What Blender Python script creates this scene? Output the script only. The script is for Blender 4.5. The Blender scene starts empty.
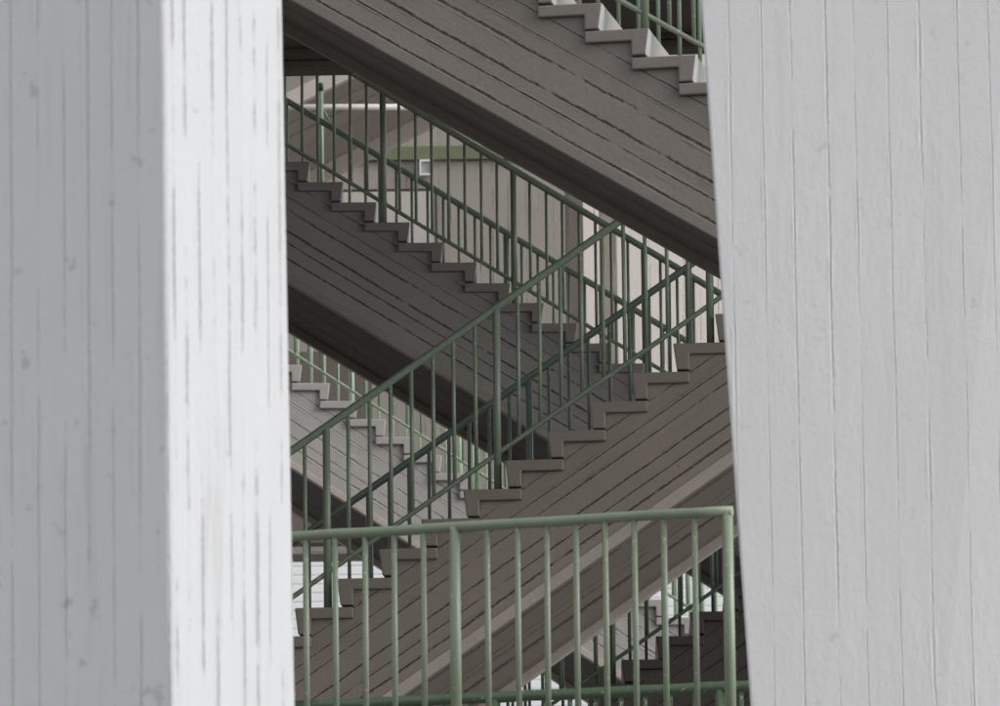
import bpy, bmesh, math, random
from mathutils import Vector, Matrix
random.seed(4)
R = math.radians
scene = bpy.context.scene
col = scene.collection

# ------------------------------------------------------------------ camera
F = 6800.0                      # focal length in photo pixels (photo 1000 wide)
TH, RO = R(9.6), R(0.7)
EYE = Vector((0, 0, 1.6))
fw = Vector((0, math.cos(TH), math.sin(TH)))
r0 = Vector((1, 0, 0)); u0 = Vector((0, -math.sin(TH), math.cos(TH)))
rt_ = math.cos(RO) * r0 - math.sin(RO) * u0
up_ = math.sin(RO) * r0 + math.cos(RO) * u0
cam_d = bpy.data.cameras.new('camera'); cam = bpy.data.objects.new('camera', cam_d)
col.objects.link(cam); scene.camera = cam
m = Matrix((rt_, up_, -fw)).transposed().to_4x4(); m.translation = EYE
cam.matrix_world = m
cam_d.sensor_width = 36; cam_d.lens = F * 36 / 1000
cam_d.clip_start = 0.5; cam_d.clip_end = 3000
cam_d.dof.use_dof = True; cam_d.dof.focus_distance = 46; cam_d.dof.aperture_fstop = 11.0

def ray(px, py):
    return (fw + rt_ * ((px - 500) / F) + up_ * (-(py - 353) / F))
def at(px, py, D):
    "world point seen at a photo pixel, D metres ahead"
    d = ray(px, py); return EYE + d * (D / d.y)
def hit(px, py, P, n):
    d = ray(px, py); return EYE + d * ((P - EYE).dot(n) / d.dot(n))
def hz(psi):
    return Vector((math.cos(psi), -math.sin(psi), 0)), Vector((math.sin(psi), math.cos(psi), 0))

# ------------------------------------------------------------------ node helpers
class NT:
    def __init__(s, name):
        s.m = bpy.data.materials.new(name); s.m.use_nodes = True
        s.t = s.m.node_tree; s.b = s.t.nodes['Principled BSDF']
    def n(s, typ, **k):
        x = s.t.nodes.new(typ)
        for a, b in k.items(): setattr(x, a, b)
        return x
    def put(s, sock, v):
        if isinstance(v, bpy.types.NodeSocket): s.t.links.new(v, sock)
        else: sock.default_value = v
    def math(s, op, a, b=0.0, c=0.0):
        x = s.n('ShaderNodeMath', operation=op)
        s.put(x.inputs[0], a); s.put(x.inputs[1], b); s.put(x.inputs[2], c); return x.outputs[0]
    def xyz(s, a, b, c=0.0):
        x = s.n('ShaderNodeCombineXYZ'); s.put(x.inputs[0], a); s.put(x.inputs[1], b); s.put(x.inputs[2], c); return x.outputs[0]
    def noise(s, vec, scale, detail=3, rough=.55):
        x = s.n('ShaderNodeTexNoise'); s.put(x.inputs['Vector'], vec)
        x.inputs['Scale'].default_value = scale; x.inputs['Detail'].default_value = detail
        x.inputs['Roughness'].default_value = rough; return x.outputs['Fac']
    def ramp(s, v, a, b, lo=0.0, hi=1.0):
        x = s.n('ShaderNodeMapRange', interpolation_type='SMOOTHSTEP')
        s.put(x.inputs[0], v); s.put(x.inputs[1], a); s.put(x.inputs[2], b); s.put(x.inputs[3], lo); s.put(x.inputs[4], hi)
        return x.outputs[0]
    def mix(s, f, a, b, blend='MIX'):
        x = s.n('ShaderNodeMix', data_type='RGBA', blend_type=blend)
        s.put(x.inputs[0], f); s.put(x.inputs[6], a); s.put(x.inputs[7], b); return x.outputs[2]
    def bump(s, h, dist=1.0, strength=1.0):
        x = s.n('ShaderNodeBump'); s.put(x.inputs['Height'], h)
        x.inputs['Distance'].default_value = dist; x.inputs['Strength'].default_value = strength
        s.t.links.new(x.outputs[0], s.b.inputs['Normal'])
def rgb(*c): return (c[0], c[1], c[2], 1)

def boards(name, base, bw=.13, seam=.008, dark=.45, relief=.004, gate=.42, rough=.75, tone=.10, streak=.0, holes=1.0, lump=.003, stain=.12, stainc=None, grit=.34, spot=.66, lumpx=1.0):
    "painted board-marked concrete; UV in metres: u along the boards, v across"
    k = NT(name)
    uv = k.n('ShaderNodeUVMap').outputs[0]
    sp = k.n('ShaderNodeSeparateXYZ'); k.put(sp.inputs[0], uv)
    u, v = sp.outputs[0], sp.outputs[1]
    wob = k.math('MULTIPLY', k.math('SUBTRACT', k.noise(uv, 2.2, 4), .5), .016)
    wob = k.math('ADD', wob, k.math('MULTIPLY', k.math('SUBTRACT', k.noise(uv, 26, 2), .5), .005))
    wob = k.math('ADD', wob, k.math('MULTIPLY', k.math('SUBTRACT', k.noise(k.xyz(k.math('MULTIPLY', v, 1.0), 3.3), 5.0, 2), .5), bw * 1.1))
    wob = k.math('ADD', wob, k.math('MULTIPLY', k.math('SUBTRACT', k.noise(uv, 70, 2), .5), .004))
    s = k.math('DIVIDE', k.math('ADD', v, wob), bw)
    idx = k.math('FLOOR', k.math('ADD', s, .5))        # seam number
    bid = k.math('FLOOR', s)                           # board number
    d = k.math('MULTIPLY', k.math('ABSOLUTE', k.math('SUBTRACT', s, idx)), bw)
    # broken seams: each seam fades in and out along its length
    g = k.noise(k.xyz(k.math('MULTIPLY', u, 1.0), k.math('MULTIPLY', idx, 7.31)), 1.7, 5, .72)
    gm = k.ramp(g, gate, gate + .10)
    wn = k.n('ShaderNodeTexWhiteNoise', noise_dimensions='1D'); k.put(wn.inputs['W'], idx)
    wid = k.math('MULTIPLY', seam, k.math('ADD', .35, k.math('MULTIPLY', wn.outputs[0], .9)))
    rag = k.noise(uv, 34, 4, .75)
    wid = k.math('MULTIPLY', wid, k.ramp(rag, .36, .62, .35, 1.55))
    line = k.math('MULTIPLY', k.ramp(d, 0.0, wid, 1.0, 0.0), gm)
    lip = k.math('MULTIPLY', k.ramp(k.math('ABSOLUTE', k.math('SUBTRACT', d, k.math('MULTIPLY', seam, 1.3))), 0.0, seam, 1.0, 0.0), k.ramp(g, .5, .62))
    wb = k.n('ShaderNodeTexWhiteNoise', noise_dimensions='1D'); k.put(wb.inputs['W'], bid)
    grain = k.noise(k.xyz(k.math('MULTIPLY', u, 2.0), k.math('MULTIPLY', v, 42.0)), 1.0, 4, .6)
    lumps = k.noise(k.xyz(k.math('MULTIPLY', u, lumpx), v), 17, 6, .68)
    big = k.noise(uv, 1.1, 4, .6)
    vo = k.n('ShaderNodeTexVoronoi'); k.put(vo.inputs['Vector'], uv); vo.inputs['Scale'].default_value = 5.5
    cs = k.n('ShaderNodeSeparateXYZ'); k.put(cs.inputs[0], vo.outputs['Color'])
    rad = k.math('MULTIPLY', k.ramp(cs.outputs[0], .55, 1.0), .075 * holes)
    hole = k.ramp(vo.outputs['Distance'], 0.0, k.math('ADD', rad, .0005), 1.0, 0.0)
    hole = k.math('MULTIPLY', hole, k.math('GREATER_THAN', cs.outputs[0], .6))
    pim = k.math('GREATER_THAN', cs.outputs[1], .5)    # half pimples, half pits
    t = k.math('ADD', 1 - tone / 2, k.math('MULTIPLY', wb.outputs[0], tone))
    t = k.math('MULTIPLY', t, k.math('ADD', 1 - stain, k.math('MULTIPLY', big, 2 * stain)))
    t = k.math('MULTIPLY', t, k.math('ADD', .975, k.math('MULTIPLY', grain, .05)))
    t = k.math('MULTIPLY', t, k.math('ADD', 1 - .5 * grit, k.math('MULTIPLY', k.noise(uv, 48, 4, .7), grit)))
    c = k.mix(1.0, rgb(*base), k.xyz(t, t, t), 'MULTIPLY')
    c = k.mix(k.math('MULTIPLY', line, dark), c, rgb(base[0] * .16, base[1] * .15, base[2] * .13))
    c = k.mix(k.math('MULTIPLY', k.math('MULTIPLY', hole, k.math('SUBTRACT', 1.0, pim)), .55), c, rgb(base[0] * .3, base[1] * .27, base[2] * .24))
    if streak > 0:   # soft dirt runs along the boards
        st = k.noise(k.xyz(k.math('MULTIPLY', u, .55), k.math('MULTIPLY', v, 9.0)), 1.0, 5, .65)
        st = k.math('MULTIPLY', k.ramp(st, .55, .8), streak)
        sc = stainc or (base[0] * .42, base[1] * .38, base[2] * .33)
        c = k.mix(st, c, rgb(*sc))
        sp2 = k.math('MULTIPLY', k.ramp(k.noise(uv, 6.5, 5, .66), spot, spot + .09), streak)
        c = k.mix(sp2, c, rgb(*sc))
    k.put(k.b.inputs['Base Color'], c)
    k.put(k.b.inputs['Roughness'], k.math('ADD', rough - .08, k.math('MULTIPLY', lumps, .16)))
    h = k.math('MULTIPLY', line, -relief)
    h = k.math('ADD', h, k.math('MULTIPLY', lip, relief * .55))
    h = k.math('ADD', h, k.math('MULTIPLY', wb.outputs[0], relief * .6))
    h = k.math('ADD', h, k.math('MULTIPLY', grain, .0002))
    h = k.math('ADD', h, k.math('MULTIPLY', k.math('MULTIPLY', lumps, lump), k.ramp(big, .35, .65, .35, 1.5)))
    h = k.math('ADD', h, k.math('MULTIPLY', rag, lump * .5))
    h = k.math('ADD', h, k.math('MULTIPLY', k.math('MULTIPLY', hole, k.math('SUBTRACT', k.math('MULTIPLY', pim, 2.0), 1.0)), .006))
    k.bump(h, 1.0, 1.0)
    return k.m

def plain(name, base, rough=.75, var=.12, lump=.003, spots=.3, metal=0.0):
    k = NT(name)
    oc = k.n('ShaderNodeTexCoord').outputs['Object']
    a = k.noise(oc, 22, 5, .6); b = k.noise(oc, 2.3, 4, .6); s_ = k.noise(oc, 60, 2, .5)
    t = k.math('ADD', 1 - var, k.math('MULTIPLY', a, var))
    t = k.math('MULTIPLY', t, k.math('ADD', 1 - var, k.math('MULTIPLY', b, 2 * var)))
    c = k.mix(1.0, rgb(*base), k.xyz(t, t, t), 'MULTIPLY')
    c = k.mix(k.math('MULTIPLY', k.ramp(s_, .66, .74), spots), c, rgb(base[0] * .3, base[1] * .28, base[2] * .26))
    k.put(k.b.inputs['Base Color'], c)
    k.put(k.b.inputs['Roughness'], rough); k.b.inputs['Metallic'].default_value = metal
    k.bump(k.math('MULTIPLY', a, lump), 1.0, 1.0)
    return k.m

def paint_green(name, base, chips=.75):
    k = NT(name)
    oc = k.n('ShaderNodeTexCoord').outputs['Object']
    a = k.noise(oc, 5, 4, .6); s_ = k.noise(oc, 38, 3, .6); f = k.noise(oc, 90, 2, .5)
    t = k.math('ADD', .8, k.math('MULTIPLY', a, .4))
    c = k.mix(1.0, rgb(*base), k.xyz(t, t, t), 'MULTIPLY')
    c = k.mix(k.math('MULTIPLY', k.ramp(s_, .65, .69), chips), c, rgb(.5, .5, .42))
    c = k.mix(k.math('MULTIPLY', k.ramp(s_, .31, .27), chips * .7), c, rgb(.07, .045, .03))
    k.put(k.b.inputs['Base Color'], c)
    k.put(k.b.inputs['Roughness'], k.math('ADD', .24, k.math('MULTIPLY', a, .2)))
    k.bump(k.math('ADD', k.math('MULTIPLY', f, .0006), k.math('MULTIPLY', a, .002)), 1.0, 1.0)
    return k.m

M = {}
M['stair'] = boards('board_marked_brown_grey_paint', (.225, .200, .178), bw=.118, seam=.0092, dark=.95, relief=.007, gate=.36, tone=.2, holes=1.1, streak=.35, stain=.18)
M['soffit'] = boards('board_marked_soffit_shade_tint', (.15, .13, .112), bw=.74, seam=.045, dark=.9, relief=.007, gate=.33, tone=.10, holes=.9, streak=.2)  # base colour darkened to deepen the shade on the underside
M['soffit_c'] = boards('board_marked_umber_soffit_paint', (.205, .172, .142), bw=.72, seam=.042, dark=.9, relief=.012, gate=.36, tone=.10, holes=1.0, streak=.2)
M['soffit_b'] = boards('board_marked_soffit_deep_shade_tint', (.085, .072, .062), bw=.66, seam=.04, dark=.9, relief=.012, gate=.36, tone=.10, holes=.9, streak=.2)  # near-black base puts the deep shade under the flights into the colour
M['soffit_f'] = boards('board_marked_beige_soffit', (.36, .315, .27), bw=.62, seam=.035, dark=.6, relief=.012, gate=.38, tone=.08, streak=.3)
M['stair_c'] = boards('board_marked_warm_brown_paint', (.29, .252, .218), bw=.112, seam=.0092, dark=.95, relief=.007, gate=.36, tone=.2, holes=1.1, streak=.35, stain=.18)
M['stair_b'] = boards('board_marked_dark_grey_paint', (.335, .322, .308), bw=.118, seam=.0092, dark=.95, relief=.007, gate=.36, tone=.12, holes=.8, streak=.2)
M['stair_d'] = boards('board_marked_pale_grey_paint', (.42, .405, .385), bw=.13, seam=.013, dark=.8, relief=.006, gate=.34, tone=.12, holes=.8, streak=.2)
M['stair_e'] = boards('board_marked_shade_tint', (.062, .055, .05), bw=.118, seam=.013, dark=.6, relief=.006)  # shade on this deep-set flight is put into its base colour
M['step'] = plain('step_concrete_paint', (.235, .21, .188), var=.16)
M['step_c'] = plain('step_concrete_warm', (.27, .238, .205), var=.16)
M['step_b'] = plain('step_concrete_dark', (.30, .285, .27), var=.14)
M['step_d'] = plain('step_concrete_pale', (.44, .425, .405), var=.14)
M['step_e'] = plain('step_concrete_shade_tint', (.06, .053, .048), var=.14)  # steps of the same flight, shade painted in likewise
M['riser'] = plain('white_riser_paint', (.62, .61, .59), var=.22, spots=.5)
M['trim'] = plain('pale_edge_band_paint', (.54, .485, .43), var=.18, spots=.8)
M['trim_b'] = plain('dull_edge_band_paint', (.37, .345, .315), var=.18, spots=.6)
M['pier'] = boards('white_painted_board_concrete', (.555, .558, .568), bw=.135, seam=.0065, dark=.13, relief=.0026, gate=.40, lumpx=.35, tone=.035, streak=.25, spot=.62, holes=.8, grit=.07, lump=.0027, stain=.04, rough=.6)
M['pier_shade'] = boards('white_painted_board_concrete_shade_lift', (.80, .82, .825), bw=.105, seam=.012, dark=.07, grit=.05, spot=.60, relief=.0036, gate=.42, lumpx=.3, tone=.05, streak=.42, holes=.3, lump=.002, stain=.04, rough=.6, stainc=(.34, .32, .31))  # face turned from the sun: base lightened to lift its shade
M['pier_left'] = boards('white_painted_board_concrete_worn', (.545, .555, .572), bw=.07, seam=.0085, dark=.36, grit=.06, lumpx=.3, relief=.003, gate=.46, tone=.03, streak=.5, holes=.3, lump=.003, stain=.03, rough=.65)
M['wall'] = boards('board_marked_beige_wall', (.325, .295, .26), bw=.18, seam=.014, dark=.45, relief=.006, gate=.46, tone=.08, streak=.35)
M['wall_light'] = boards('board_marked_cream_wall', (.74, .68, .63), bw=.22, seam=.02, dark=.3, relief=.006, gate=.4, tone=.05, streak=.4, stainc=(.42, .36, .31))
M['wall_dark'] = boards('board_marked_dark_pilaster', (.16, .135, .12), bw=.2, seam=.012, dark=.5, relief=.006)
M['slab'] = plain('dark_concrete', (.17, .15, .135), var=.15)
M['ground'] = plain('paving', (.13, .125, .12), var=.1)
M['green_rail'] = paint_green('green_rail_paint', (.245, .30, .215))
M['green_stair'] = paint_green('green_stair_rail_paint', (.215, .275, .205))
M['green_deep'] = paint_green('green_deep_and_shade_tint', (.09, .135, .08))  # deep green for the cap; on the rails its darkness stands for shade
M['green_pale'] = paint_green('green_pale_rail_paint', (.27, .36, .25))
M['green_teal'] = paint_green('green_bluish_rail_paint', (.19, .255, .21))
M['band'] = plain('moss_green_paint', (.17, .185, .105), var=.2, spots=.1)
M['cream'] = plain('cream_edge_paint', (.60, .545, .49), var=.12, spots=.3)
M['panel'] = plain('cream_panel', (.50, .46, .42), var=.08, spots=.05)
M['frame'] = plain('white_frame_paint', (.78, .78, .78), var=.04, spots=0)
M['pane'] = plain('grey_pane', (.42, .42, .43), rough=.3, var=.05, spots=0)
M['pipe'] = plain('white_pipe_paint', (.62, .58, .54), var=.1, spots=.1, rough=.5)
M['dark'] = plain('dark_joint', (.05, .042, .04), var=.1)

# ------------------------------------------------------------------ mesh helpers
def uv_faces(bm, board, mode='slope'):
    lay = bm.loops.layers.uv.verify()
    b = Vector(board).normalized()
    for f in bm.faces:
        n = f.normal
        bd = b - n * b.dot(n)
        if bd.length < .25: bd = Vector((0, 1, 0)) - n * n.y
        if bd.length < .1: bd = Vector((1, 0, 0))
        bd.normalize(); ac = n.cross(bd)
        if ac.dot(Vector((.31, .57, .76))) < 0: ac = -ac
        for l in f.loops:
            p = l.vert.co; l[lay].uv = (p.dot(bd), p.dot(ac))
def prism_bm(bm, prof, y0, y1, mi=0):
    "prof: (x,z) outline, extruded along y"
    a = [bm.verts.new((x, y0, z)) for x, z in prof]; b = [bm.verts.new((x, y1, z)) for x, z in prof]
    fs = [bm.faces.new(a), bm.faces.new(b[::-1])]
    n = len(prof)
    for i in range(n): fs.append(bm.faces.new((a[i], b[i], b[(i + 1) % n], a[(i + 1) % n])))
    for f in fs: f.material_index = mi
    return fs
def finish(name, bm, mats, parent=None, board=(0, 0, 1), bevel=0.0, smooth=False, loc=None, rz=0):
    bmesh.ops.recalc_face_normals(bm, faces=bm.faces)
    bm.normal_update()
    uv_faces(bm, board)
    me = bpy.data.meshes.new(name); bm.to_mesh(me); bm.free()
    for q in (mats if isinstance(mats, (list, tuple)) else [mats]): me.materials.append(q)
    if smooth:
        for p in me.polygons: p.use_smooth = len(p.vertices) == 4
    o = bpy.data.objects.new(name, me); col.objects.link(o)
    if parent: o.parent = parent
    if loc is not None: o.location = loc
    o.rotation_euler.z = rz
    if bevel:
        md = o.modifiers.new('bevel', 'BEVEL'); md.width = bevel; md.segments = 2; md.limit_method = 'ANGLE'; md.angle_limit = R(25)
    return o
def tag(o, label=None, cat=None, group=None, kind=None):
    if label: o['label'] = label
    if cat: o['category'] = cat
    if group: o['group'] = group
    if kind: o['kind'] = kind
    return o
def empty(name, loc, rz=0):
    o = bpy.data.objects.new(name, None); col.objects.link(o); o.location = loc; o.rotation_euler.z = rz; o.empty_display_size = .3
    return o
def box_bm(bm, x0, x1, y0, y1, z0, z1, mi=0):
    return prism_bm(bm, [(x0, z0), (x1, z0), (x1, z1), (x0, z1)], y0, y1, mi)
def tube_bm(bm, pts, r, seg=14):
    pts = [Vector(p) for p in pts]; rings = []
    for i, p in enumerate(pts):
        if i == 0: d = pts[1] - p
        elif i == len(pts) - 1: d = p - pts[i - 1]
        else: d = (pts[i + 1] - p).normalized() + (p - pts[i - 1]).normalized()
        d.normalize()
        a = Vector((0, 1, 0)) if abs(d.y) < .8 else Vector((1, 0, 0))
        e1 = d.cross(a).normalized(); e2 = d.cross(e1)
        rings.append([bm.verts.new(p + (e1 * math.cos(t) + e2 * math.sin(t)) * r) for t in [2 * math.pi * j / seg for j in range(seg)]])
    for a, b in zip(rings, rings[1:]):
        for j in range(seg): bm.faces.new((a[j], a[(j + 1) % seg], b[(j + 1) % seg], b[j]))
    bm.faces.new(rings[0][::-1]); bm.faces.new(rings[-1])
def jitter_line(a, b, n, amp):
    "a hand-made pipe is never quite straight"
    a, b = Vector(a), Vector(b); out = []
    for i in range(n + 1):
        p = a.lerp(b, i / n)
        if 0 < i < n: p = p + Vector((0, random.uniform(-amp, amp), random.uniform(-amp, amp)))
        out.append(p)
    return out

# ------------------------------------------------------------------ stair flight
class Flight: pass
def flight(name, label, sg, D, psi, p0, p1, n01, low, far=None, W=None, before=6, after=6,
           mats=('stair', 'soffit', 'step', 'trim'), group=None, near_strip=True, strip_h=.078, tt=.075, rtk=.108):
    """p0, p1: photo pixels of two near nosing corners, p1 being n01 steps further UP; low: pixel on the lower edge of
    the near side; far: pixel on the lower edge of the far side"""
    f = Flight(); u, v = hz(psi); f.sg = sg
    P0 = at(p0[0], p0[1], D); P1 = hit(p1[0], p1[1], P0, v)
    X = u * sg                                    # uphill, horizontal
    dd = (P1 - P0)
    f.t = dd.dot(X) / n01; f.h = dd.z / n01
    f.root = empty(name, P0, math.atan2(X.y, X.x)); f.P0, f.X, f.u, f.v = P0, X, u, v
    tag(f.root, label, 'staircase', group)
    f.al = math.atan2(f.h, f.t); k = f.h / f.t
    L = hit(low[0], low[1], P0, v) - P0
    f.dep = L.dot(X) * k - L.z                    # vertical depth of lower edge below the nosing line
    if far is not None:
        us = (X + Vector((0, 0, k))).normalized(); nn = us.cross(v)
        Lp = P0 + L
        Q = hit(far[0], far[1], Lp, nn); W = (Q - Lp).dot(v)
    f.W = W
    print(name, 't %.3f h %.3f dep %.2f W %.2f z %.2f' % (f.t, f.h, f.dep, W, P0.z))
    t, h = f.t, f.h; n0, n1 = -before, n01 + after; f.n0, f.n1 = n0, n1
    ms, mf, mp, mt = [M[q] for q in mats]
    # steps: one precast L-shaped piece per step, sharing a mesh
    bm = bmesh.new()
    prof = [(0, 0), (t + rtk, 0), (t + rtk, -tt), (rtk, -tt), (rtk, -(h - .013)), (.022, -(h - .013))]
    fs = prism_bm(bm, prof, 0, sg * W)
    fs[2 + 5].material_index = 1                  # the riser face, painted white
    first = finish('step', bm, [mp, M['riser']], f.root, bevel=.009)
    for i in range(n0, n1):
        o = first if i == n0 else first.copy()
        if i != n0: col.objects.link(o); o.parent = f.root
        o.location = (i * t, random.uniform(-.005, .005), i * h + random.uniform(-.0025, .0025)); o.rotation_euler.z = random.uniform(-.002, .002)
    # stringer body
    ins = .035; dep = f.dep
    pts = []
    for i in range(n0, n1):
        pts.append((i * t + rtk - .004, i * h - tt + .002 - h + .0)); pts.append((i * t + rtk - .004, i * h - tt + .002))
    xe = n1 * t + rtk
    pts.append((xe, (n1 - 1) * h - tt + .002))
    x0 = n0 * t + rtk - .004
    low_z = lambda x: x * k - dep + strip_h
    pts += [(xe, low_z(xe)), (x0, low_z(x0))]
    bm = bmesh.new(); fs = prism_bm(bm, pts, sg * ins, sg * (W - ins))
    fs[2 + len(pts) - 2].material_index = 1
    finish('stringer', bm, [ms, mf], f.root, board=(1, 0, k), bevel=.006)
    # downstand ribs along the two lower edges
    for nm, (ya, yb), do in (('near', (ins - .006, ins + .10), True), ('far', (W - ins - .10, W - ins + .006), True)):
        bm = bmesh.new()
        prism_bm(bm, [(x0 + .003, low_z(x0) + (.002 if nm == 'far' else .002)), (xe - .003, low_z(xe) + .002), (xe - .003, low_z(xe) - strip_h), (x0 + .003, low_z(x0) - strip_h)], sg * ya, sg * yb)
        finish('edge_band', bm, [mt], f.root, board=(1, 0, k), bevel=.006)
    # landings at both ends
    for nm, xa, xb, z in (('low', n0 * t - 1.6, n0 * t - .02, n0 * h - h), ('top', n1 * t + rtk + .01, n1 * t + 1.7, (n1 - 1) * h)):
        bm = bmesh.new(); box_bm(bm, xa, xb, sg * ins, sg * (W - ins), z - .35, z)
        finish('landing', bm, [ms], f.root, board=(1, 0, 0), bevel=.006)
    f.tread = lambda s: math.floor(s / t + 1e-6) * h
    return f

def railing(name, label, f, off, top, bot, post, per, mat, group=None, r=(.026, .025, .0135, .016), span=None, ref_off=None, split=8, posts=None, shift=0.0, dtop=0.0):
    """off: metres from the near side; top / bot: photo pixels on handrail and bottom rail (measured for the rail at ref_off);
    post: list of two post pixels, per: intervals between them"""
    ro = off if ref_off is None else ref_off
    P = f.P0 + f.v * ro
    loc = lambda px: (lambda q: ((q - P).dot(f.X), q.z - f.P0.z))(hit(px[0], px[1], P, f.v))
    k = f.h / f.t
    a = loc(top); b = loc(bot)
    ht, hb = a[1] - a[0] * k + dtop, b[1] - b[0] * k
    sA, sB = loc(post[0])[0], loc(post[1])[0]; sA += shift; sB += shift
    pit = (sB - sA) / per
    print(' ', name, 'height %.2f bottom %.2f pitch %.3f' % (ht, hb, pit))
    rx = math.atan2(f.X.y, f.X.x)
    root = empty(name, f.P0 + f.v * off, rx); tag(root, label, 'railing', group)
    s0, s1 = (f.n0 * f.t + .1, (f.n1 - .2) * f.t) if span is None else span
    g = M[mat]
    bm = bmesh.new(); tube_bm(bm, jitter_line((s0, 0, s0 * k + ht), (s1, 0, s1 * k + ht), 16, .002), r[0], 18)
    finish('handrail', bm, g, root, smooth=True)
    bm = bmesh.new(); tube_bm(bm, jitter_line((s0, 0, s0 * k + hb), (s1, 0, s1 * k + hb), 16, .002), r[3], 14)
    finish('bottom_rail', bm, g, root, smooth=True)
    # baluster prototype
    bm = bmesh.new(); tube_bm(bm, [(0, 0, hb), (0, 0, (hb + ht) / 2), (0, 0, ht)], r[2], 12)
    bal = finish('baluster', bm, g, root, smooth=True); used = False
    i = math.ceil((s0 - sA) / pit) if pit > 0 else math.ceil((sA - s1) / -pit)
    js = sorted(j for j in range(-200, 200) if s0 < sA + j * pit < s1)
    for j in js:
        s = sA + j * pit
        if (j in posts) if posts is not None else (j % split == 0):
            zb = f.tread(s)
            pp = root.location + f.X * s + Vector((0, 0, s * k + ht)) - EYE
            print('    post px %.1f' % (500 + F * pp.dot(rt_) / pp.dot(fw)))
            bm = bmesh.new(); tube_bm(bm, [(s, 0, zb), (s, 0, (zb + s * k + ht) / 2), (s, 0, s * k + ht)], r[1], 16)
            p = finish('post', bm, g, root, smooth=True)
        else:
            o = bal if not used else bal.copy()
            if used: col.objects.link(o); o.parent = root
            used = True
            o.location = (s + random.uniform(-.003, .003), 0, s * k)
            o.rotation_euler = (random.uniform(-.003, .003), random.uniform(-.003, .003), random.uniform(0, 3))
    return root

# ---- flights ------------------------------------------------------
G = 'concrete stair flights of the open stairwell'
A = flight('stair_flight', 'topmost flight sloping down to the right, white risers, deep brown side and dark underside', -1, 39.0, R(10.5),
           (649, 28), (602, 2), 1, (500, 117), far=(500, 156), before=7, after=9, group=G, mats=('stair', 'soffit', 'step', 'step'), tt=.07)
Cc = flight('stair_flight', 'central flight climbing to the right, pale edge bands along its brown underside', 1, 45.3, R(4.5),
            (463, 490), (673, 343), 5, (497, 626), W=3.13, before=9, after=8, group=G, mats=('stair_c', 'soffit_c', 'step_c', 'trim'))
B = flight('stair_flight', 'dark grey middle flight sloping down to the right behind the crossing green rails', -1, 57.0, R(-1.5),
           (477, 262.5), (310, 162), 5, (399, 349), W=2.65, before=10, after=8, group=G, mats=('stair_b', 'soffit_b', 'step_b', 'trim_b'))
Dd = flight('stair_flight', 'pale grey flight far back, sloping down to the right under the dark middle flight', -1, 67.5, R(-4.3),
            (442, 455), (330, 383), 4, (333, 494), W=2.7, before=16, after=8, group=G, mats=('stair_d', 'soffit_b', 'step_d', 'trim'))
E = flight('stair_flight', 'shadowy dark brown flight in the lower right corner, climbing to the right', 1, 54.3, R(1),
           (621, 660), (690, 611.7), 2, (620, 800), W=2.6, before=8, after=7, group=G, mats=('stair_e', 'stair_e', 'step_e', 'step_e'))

RG = 'green tube railings of the stair flights'
railing('stair_railing', 'near green railing on the topmost flight, seen in the upper right corner', A, .10, (649, -162), (649, 16.5), [(645, 10), (669, 10)], -1 * -1, 'green_rail', RG, split=8)
railing('stair_railing', 'far green railing on the topmost flight, with a thick post by the white pier', A, A.W - .10, (649, -162), (649, 16.5), [(679, 40), (614, 5)], 3, 'green_pale', RG, ref_off=.10)
railing('stair_railing', 'near green railing of the central flight, its handrail climbing boldly across the middle', Cc, .10, (497, 307), (492, 457.5), [(327, 520), (497, 400)], 8, 'green_stair', RG, r=(.027, .026, .0138, .0175), posts=(-8, 0, 8, 18))
railing('stair_railing', 'far bluish green railing of the central flight, lower of its two parallel rails', Cc, Cc.W - .10, (497, 307), (492, 457.5), [(327, 520), (497, 400)], 8, 'green_teal', RG, ref_off=.10)
railing('stair_railing', 'near green railing of the dark middle flight, handrail running close under the topmost flight', B, .10, (500, 161.5), (500, 273), [(383, 150), (514, 250)], 8, 'green_stair', RG, r=(.029, .028, .0135, .0175))
railing('stair_railing', 'far green railing of the dark middle flight, parallel and lower', B, B.W - .10, (500, 161.5), (500, 273), [(383, 150), (514, 250)], 8, 'green_stair', RG, ref_off=.10, dtop=-.09, r=(.029, .028, .0135, .0175))
railing('stair_railing', 'near pale green railing of the pale grey flight at the back', Dd, .10, (349, 275), (349, 389), [(365, 400), (477, 470)], 8, 'green_pale', RG, r=(.028, .028, .0145, .016))
railing('stair_railing', 'far pale green railing of the pale grey flight at the back', Dd, Dd.W - .10, (349, 275), (349, 389), [(365, 400), (477, 470)], 8, 'green_pale', RG, ref_off=.10, r=(.028, .028, .0145, .016))
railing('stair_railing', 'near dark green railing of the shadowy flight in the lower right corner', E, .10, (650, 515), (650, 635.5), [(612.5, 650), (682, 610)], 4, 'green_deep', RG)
railing('stair_railing', 'far dark green railing of the shadowy flight in the lower right corner', E, E.W - .10, (650, 515), (650, 635.5), [(612.5, 650), (682, 610)], 4, 'green_teal', RG, ref_off=.10)

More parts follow.
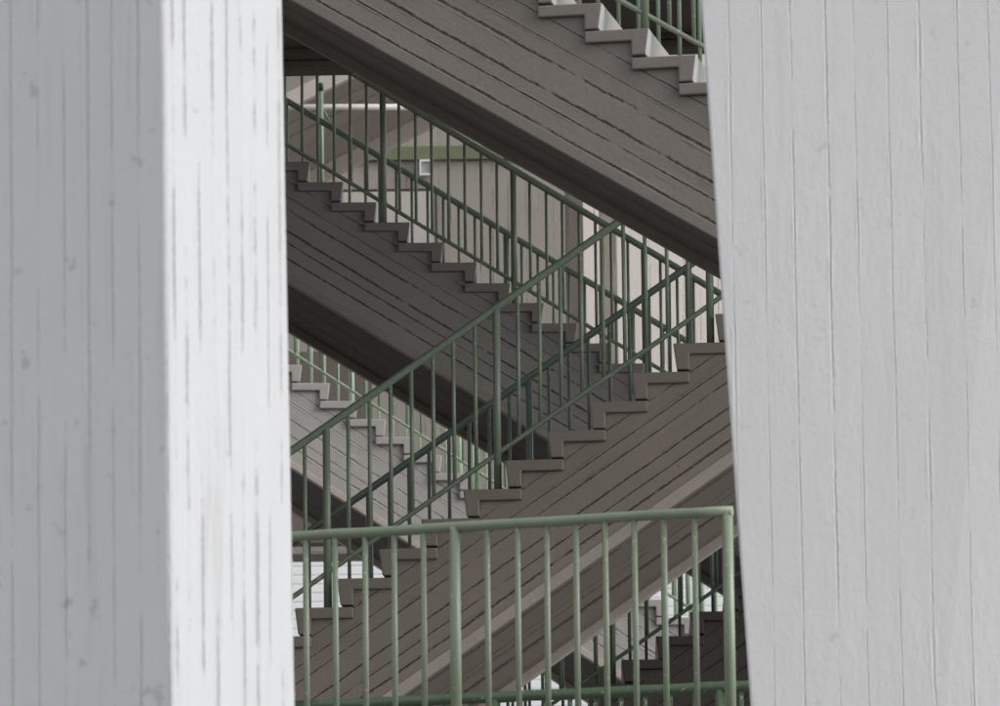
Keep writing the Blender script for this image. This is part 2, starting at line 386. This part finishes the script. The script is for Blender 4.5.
# ---- level railings in front --------------------------------------
def level_railing(name, label, D, psi, top, pxs, posts, hgt, mat, s_end, group, r, xl=-1.5, cat='railing', slab=None):
    u, v = hz(psi); P = at(top[0], top[1], D)
    s_of = lambda px: (hit(px, top[1] + 60, P, v) - P).dot(u)
    root = empty(name, P - Vector((0, 0, hgt)), math.atan2(u.y, u.x)); tag(root, label, cat, group)
    g = M[mat]; S = [s_of(x) for x in pxs]
    pit = (S[-1] - S[0]) / (len(S) - 1)
    s0 = xl; s1 = s_of(s_end) + .024
    bm = bmesh.new(); tube_bm(bm, jitter_line((s0, 0, hgt), (s1, 0, hgt), 14, .0025), r[0], 20); finish('handrail', bm, g, root, smooth=True)
    bm = bmesh.new(); tube_bm(bm, jitter_line((s0, 0, .10), (s1, 0, .10), 14, .002), r[3], 14); finish('bottom_rail', bm, g, root, smooth=True)
    bm = bmesh.new(); tube_bm(bm, [(0, 0, .10), (0, 0, hgt / 2), (0, 0, hgt)], r[2], 14)
    bal = finish('baluster', bm, g, root, smooth=True); used = False
    ex = []
    s = S[0] - pit
    while s > s0 + .05: ex.append(s); s -= pit
    for s, ispost in [(q, False) for q in ex] + [(q, x in posts) for q, x in zip(S, pxs)]:
        if ispost:
            bm = bmesh.new(); tube_bm(bm, [(s, 0, 0), (s, 0, hgt / 2), (s, 0, hgt)], r[1], 18); finish('post', bm, g, root, smooth=True)
        else:
            o = bal if not used else bal.copy()
            if used: col.objects.link(o); o.parent = root
            used = True; o.location = (s, random.uniform(-.002, .002), 0)
            o.rotation_euler = (random.uniform(-.003, .003), random.uniform(-.003, .003), random.uniform(0, 3))
    print('level', name, 'pitch %.3f z %.2f' % (pit, P.z))
    return P, u, v, root
p1 = [306, 335.5, 365, 394, 423.5, 455, 487.5, 517.6, 546.9, 576.2, 605.8, 635, 665, 695.2, 728.5]
P, u, v, r1 = level_railing('gallery_railing', 'pale green level railing nearest the viewer, crossing between the two white piers', 31.0, R(18), (500, 524.5), p1, (455, 728.5), 1.15, 'green_rail', 728.5, None, (.0245, .0255, .0138, .016), xl=-1.35)
def slab(name, label, P, u, z_top, th, s0, s1, y0, y1, mat, cat='floor slab'):
    o = None; bm = bmesh.new(); box_bm(bm, s0, s1, y0, y1, -th, 0)
    o = finish(name, bm, M[mat], None, board=(1, 0, 0), bevel=.01, loc=Vector((P.x, P.y, z_top)), rz=math.atan2(u.y, u.x))
    return tag(o, label, cat)
p2 = [496, 521, 546, 571, 596, 621, 646, 671, 696, 721, 742]
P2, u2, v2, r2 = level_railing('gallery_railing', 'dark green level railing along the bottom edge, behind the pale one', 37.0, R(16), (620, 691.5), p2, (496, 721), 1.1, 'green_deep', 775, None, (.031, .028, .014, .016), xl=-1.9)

# ---- landings seen under / behind the topmost flight ---------------
def landing(name, label, D, psi, px0, px1, y_top, y_bot, run, mat):
    "slab whose far edge carries a downstand beam; y_top..y_bot is the beam face"
    u, v = hz(psi); P = at(px0, y_bot, D); Q = hit(px1, y_bot, P, v)
    L = (Q - P).dot(u); T = hit(px0, y_top, P, v); hb = T.z - P.z
    root = empty(name, P, math.atan2(u.y, u.x)); tag(root, label, 'landing')
    bm = bmesh.new(); box_bm(bm, 0, L, 0, .3, 0, hb + .001); finish('edge_beam', bm, M[mat], root, board=(1, 0, 0), bevel=.008)
    bm = bmesh.new(); box_bm(bm, 0, L, -run, .3, hb + .004, hb + .24); finish('slab', bm, M['slab'], root, board=(1, 0, 0), bevel=.008)
    return root
landing('landing', 'dark landing slab and beam in the upper left, tucked behind the topmost flight', 50.5, R(2), 150, 352, 51, 71, 2.6, 'soffit')
landing('landing', 'dark landing slab and beam behind the steps in the upper right corner', 51.0, R(4), 560, 900, 36, 50, 5.0, 'soffit')

# ---- piers ---------------------------------------------------------
def pier(name, label, outline, mat, mat2=None, face2=0):
    "outline: list of (bottom xyz, top xyz) going round"
    bm = bmesh.new()
    a = [bm.verts.new(p) for p, q in outline]; b = [bm.verts.new(q) for p, q in outline]
    bm.faces.new(a); bm.faces.new(b[::-1]); n = len(a)
    for i in range(n): bm.faces.new((a[i], a[(i + 1) % n], b[(i + 1) % n], b[i]))
    bm.faces.ensure_lookup_table()
    if mat2: bm.faces[2 + face2].material_index = 1
    o = finish(name, bm, [M[mat], M[mat2 or mat]], None, board=(0, 0, 1), bevel=.012)
    return tag(o, label, 'pier')
def vline(pt, pb, D, z0, z1):
    "edge through two photo pixels in the plane y=D, extended to heights z0, z1"
    a, b = at(pt[0], pt[1], D), at(pb[0], pb[1], D)
    g = lambda z: b + (a - b) * ((z - b.z) / (a.z - b.z))
    return g(z0), g(z1)
ZT = 9.0
D1 = 21.5
c = vline((163.5, 0), (172, 706), D1, 0, ZT)
a_ = R(33)
dirR = Vector((math.sin(a_), math.cos(a_), 0)); dirL = Vector((-math.cos(a_), math.sin(a_), 0))
def along(pt, pb, C, d):
    out = []
    n = Vector((d.y, -d.x, 0))
    a, b = hit(pt[0], pt[1], C[0], n), hit(pb[0], pb[1], C[0], n)
    g = lambda z: b + (a - b) * ((z - b.z) / (a.z - b.z))
    return g(0), g(ZT)
rr = along((283, 0), (296, 706), c, dirR)
ll = tuple(q + dirL * 1.4 for q in c)
bb = tuple(r_ + dirL * 1.4 for r_ in rr)
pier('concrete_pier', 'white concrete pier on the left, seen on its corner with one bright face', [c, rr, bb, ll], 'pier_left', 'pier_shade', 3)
D2 = 27.0; ZT = 10.5
e0 = vline((700, 0), (750, 706), D2, 0, ZT)
e1 = vline((1090, 0), (1110, 706), D2 + .25, 0, ZT)
dv = Vector((.25, 1, 0)).normalized() * 1.2
pier('concrete_pier', 'broad white concrete pier on the right, its left edge slanting inwards towards the foot', [e0, e1, tuple(q + dv for q in e1)[0:2], tuple(q + dv for q in e0)[0:2]], 'pier')

# floor slabs under the level railings
slab('gallery_floor', 'concrete gallery floor under the pale green level railing', P, u, P.z - 1.15, .3, -1.4, 2.2, -.5, 1.6, 'stair')
slab('gallery_floor', 'concrete gallery floor under the dark green level railing', P2, u2, P2.z - 1.1, .3, -2.0, 2.2, -.3, 1.8, 'stair')

# ---- back of the stairwell -----------------------------------------
def wallbox(name, label, cat, D, x0, x1, y0, y1, th, mat, board=(0, 0, 1), parent=None, bevel=.01, psi=0.0):
    xr = (max(x0, 290) + min(x1, 720)) / 2
    a = at(x0, y0, D); b = at(x1, y1, D); a.z = at(xr, y0, D).z; b.z = at(xr, y1, D).z
    bm = bmesh.new(); zt, zb = max(a.z, b.z), min(a.z, b.z)
    o0 = Vector((a.x, D, zb))
    box_bm(bm, 0, b.x - a.x, 0, th, 0, zt - zb)
    if parent:
        o = finish(name, bm, M[mat], parent, board=board, bevel=bevel, loc=o0 - parent.location)
    else:
        o = finish(name, bm, M[mat], None, board=board, bevel=bevel, loc=o0)
        tag(o, label, cat)
    return o
W1 = empty('back_wall', at(600, 556, 84)); tag(W1, 'board-marked rear wall of the stairwell, beige with a painted green band', 'wall')
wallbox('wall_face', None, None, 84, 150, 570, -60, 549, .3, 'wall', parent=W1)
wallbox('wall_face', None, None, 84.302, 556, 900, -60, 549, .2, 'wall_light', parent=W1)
wallbox('edge_beam', None, None, 83.69, 150, 900, 541, 552, .7, 'wall', board=(1, 0, 0), parent=W1)
wallbox('green_band', None, None, 83.93, 330, 560, 145.5, 159.5, .066, 'band', parent=W1)
wallbox('plinth_line', None, None, 83.95, 330, 437, 189, 191, .046, 'dark', parent=W1, bevel=0)
wallbox('door', None, None, 83.95, 330, 436, 191.5, 330, .046, 'panel', parent=W1)
wallbox('door_jamb', None, None, 83.93, 436.5, 438.5, 189, 330, .066, 'dark', parent=W1, bevel=0)
P3 = empty('wall_vent', at(420, 175, 83.9)); tag(P3, 'small white framed vent box under the green band', 'vent')
for (x0, x1, y0, y1) in ((419.5, 432, 159.5, 161.3), (419.5, 432, 173.2, 175), (419.5, 421.2, 161.4, 173.1), (430.3, 432, 161.4, 173.1)):
    wallbox('frame', None, None, 83.86, x0, x1, y0, y1, .1, 'frame', parent=P3, bevel=0)
wallbox('pane', None, None, 83.9, 421.3, 430.2, 161.4, 173.1, .04, 'pane', parent=P3, bevel=0)
wallbox('rear_partition', 'low brown partition wall at the far left, behind the pale grey flight', 'wall', 79, 150, 374, 351, 543, .3, 'wall_dark')
wallbox('pilaster', 'dark brown pilaster in front of the rear wall', 'pilaster', 80, 563, 588, 60, 560, .5, 'wall_dark')
wallbox('pilaster', 'narrow brown pilaster standing in the cream wall', 'pilaster', 80.5, 597, 622, 60, 560, .4, 'wall')

# rear flight climbing to the right (seen from below) and its pipe
Fb = flight('stair_flight', 'pale beige rear flight climbing to the right, seen from below behind a white pipe', 1, 73.0, R(8),
            (347, -20), (399, -46), 2, (348.8, 78), far=(403, 144.5), strip_h=.19, before=10, after=8, group=G, mats=('wall', 'soffit_f', 'step_d', 'cream'))
a, b = at(250, 107.5, 71), at(414, 107, 71)
bm = bmesh.new(); tube_bm(bm, [a, a.lerp(b, .5), b], .034, 14)
tag(finish('service_pipe', bm, M['pipe'], smooth=True), 'thin white horizontal pipe in the upper left, under the rear flight', 'pipe')

# tall pale newel post behind the dark middle flight
tp, bt = at(321, 83, 61.5), at(322.3, 240, 61.5)
np_ = empty('newel_post', Vector((tp.x, tp.y, bt.z))); hp = tp.z - bt.z
tag(np_, 'tall pale green post with a dark cap in the upper left, rising behind the rails', 'post')
bm = bmesh.new(); tube_bm(bm, [(0, 0, 0), (0, 0, hp * .5), (0, 0, hp - .075)], .021, 16); finish('shaft', bm, M['green_pale'], np_, smooth=True)
bm = bmesh.new(); tube_bm(bm, [(0, 0, hp - .075), (0, 0, hp - .01), (0, 0, hp)], .024, 16); finish('cap', bm, M['green_deep'], np_, smooth=True)
bm = bmesh.new(); tube_bm(bm, [(.01, 0, hp - .24), (.04, 0, hp - .29), (.075, 0, hp - .36)], .008, 8); finish('brace', bm, M['green_pale'], np_, smooth=True)
# outside: white ribbed building and ground
bm = bmesh.new()
def far_building():
    root = empty('white_building', Vector((-12, 120, 0))); tag(root, 'bright white building with thin horizontal cladding joints, far behind the stairs', 'building')
    bm = bmesh.new(); box_bm(bm, 0, 50, 0, 10, 0, 24); finish('wall', bm, M['white'], root, board=(1, 0, 0), bevel=.02)
k = NT('white_cladding'); oc = k.n('ShaderNodeTexCoord').outputs['Object']
sp = k.n('ShaderNodeSeparateXYZ'); k.put(sp.inputs[0], oc)
fr = k.math('FRACT', k.math('DIVIDE', sp.outputs[2], .16))
ln = k.ramp(k.math('ABSOLUTE', k.math('SUBTRACT', fr, .5)), .36, .48)
k.put(k.b.inputs['Base Color'], k.mix(k.math('MULTIPLY', ln, .12), rgb(.84, .85, .87), rgb(.5, .5, .52)))
k.b.inputs['Roughness'].default_value = .5; k.bump(k.math('MULTIPLY', ln, -.01)); M['white'] = k.m
far_building()

bm = bmesh.new(); box_bm(bm, -1500, 1500, -1500, 1500, -1, 0)
tag(finish('ground', bm, M['ground']), 'grey paving of the forecourt', 'ground', kind='structure')
bm = bmesh.new(); box_bm(bm, -9.4, -9, 37, 66, 0, 15.5)  # unseen wall, added to keep light out from the left
tag(finish('light_blocking_wall', bm, M['wall_dark'], board=(0, 0, 1)), 'unseen dark wall added to block light from the left of the stairwell', 'wall')
# unseen roof added to darken the flights, kept short to light the rear
bm = bmesh.new(); box_bm(bm, -14, 14, 37, 60, 15.6, 16)
tag(finish('unseen_shade_roof', bm, M['slab'], board=(0, 1, 0)), 'unseen concrete roof slab added to shade the stairwell', 'roof')

# ------------------------------------------------------------------ light
w = bpy.data.worlds.new('World'); scene.world = w; w.use_nodes = True
nt = w.node_tree; bg = nt.nodes['Background']
sky = nt.nodes.new('ShaderNodeTexSky'); sky.sky_type = 'NISHITA'; sky.sun_disc = False
SUN = Vector((.90, -.30, .62)).normalized()
el = math.asin(SUN.z); az = math.atan2(SUN.x, SUN.y)
sky.sun_elevation = el; sky.sun_rotation = az; sky.air_density = 1.0; sky.dust_density = 2.5; sky.ozone_density = 1.0
hs = nt.nodes.new('ShaderNodeHueSaturation'); hs.inputs['Saturation'].default_value = .12
nt.links.new(sky.outputs[0], hs.inputs['Color']); nt.links.new(hs.outputs[0], bg.inputs['Color'])
bg.inputs['Strength'].default_value = .15
sd = bpy.data.lights.new('sun', 'SUN'); sd.energy = .50; sd.angle = R(25); sd.color = (1, .97, .93)
so = bpy.data.objects.new('sun', sd); col.objects.link(so); so.rotation_euler = SUN.to_track_quat('Z', 'Y').to_euler()
scene.view_settings.view_transform = 'Standard'; scene.view_settings.look = 'None'
scene.view_settings.exposure = 0.48; scene.view_settings.gamma = 1
scene.render.engine = 'CYCLES'
scene.cycles.max_bounces = 8; scene.cycles.diffuse_bounces = 5
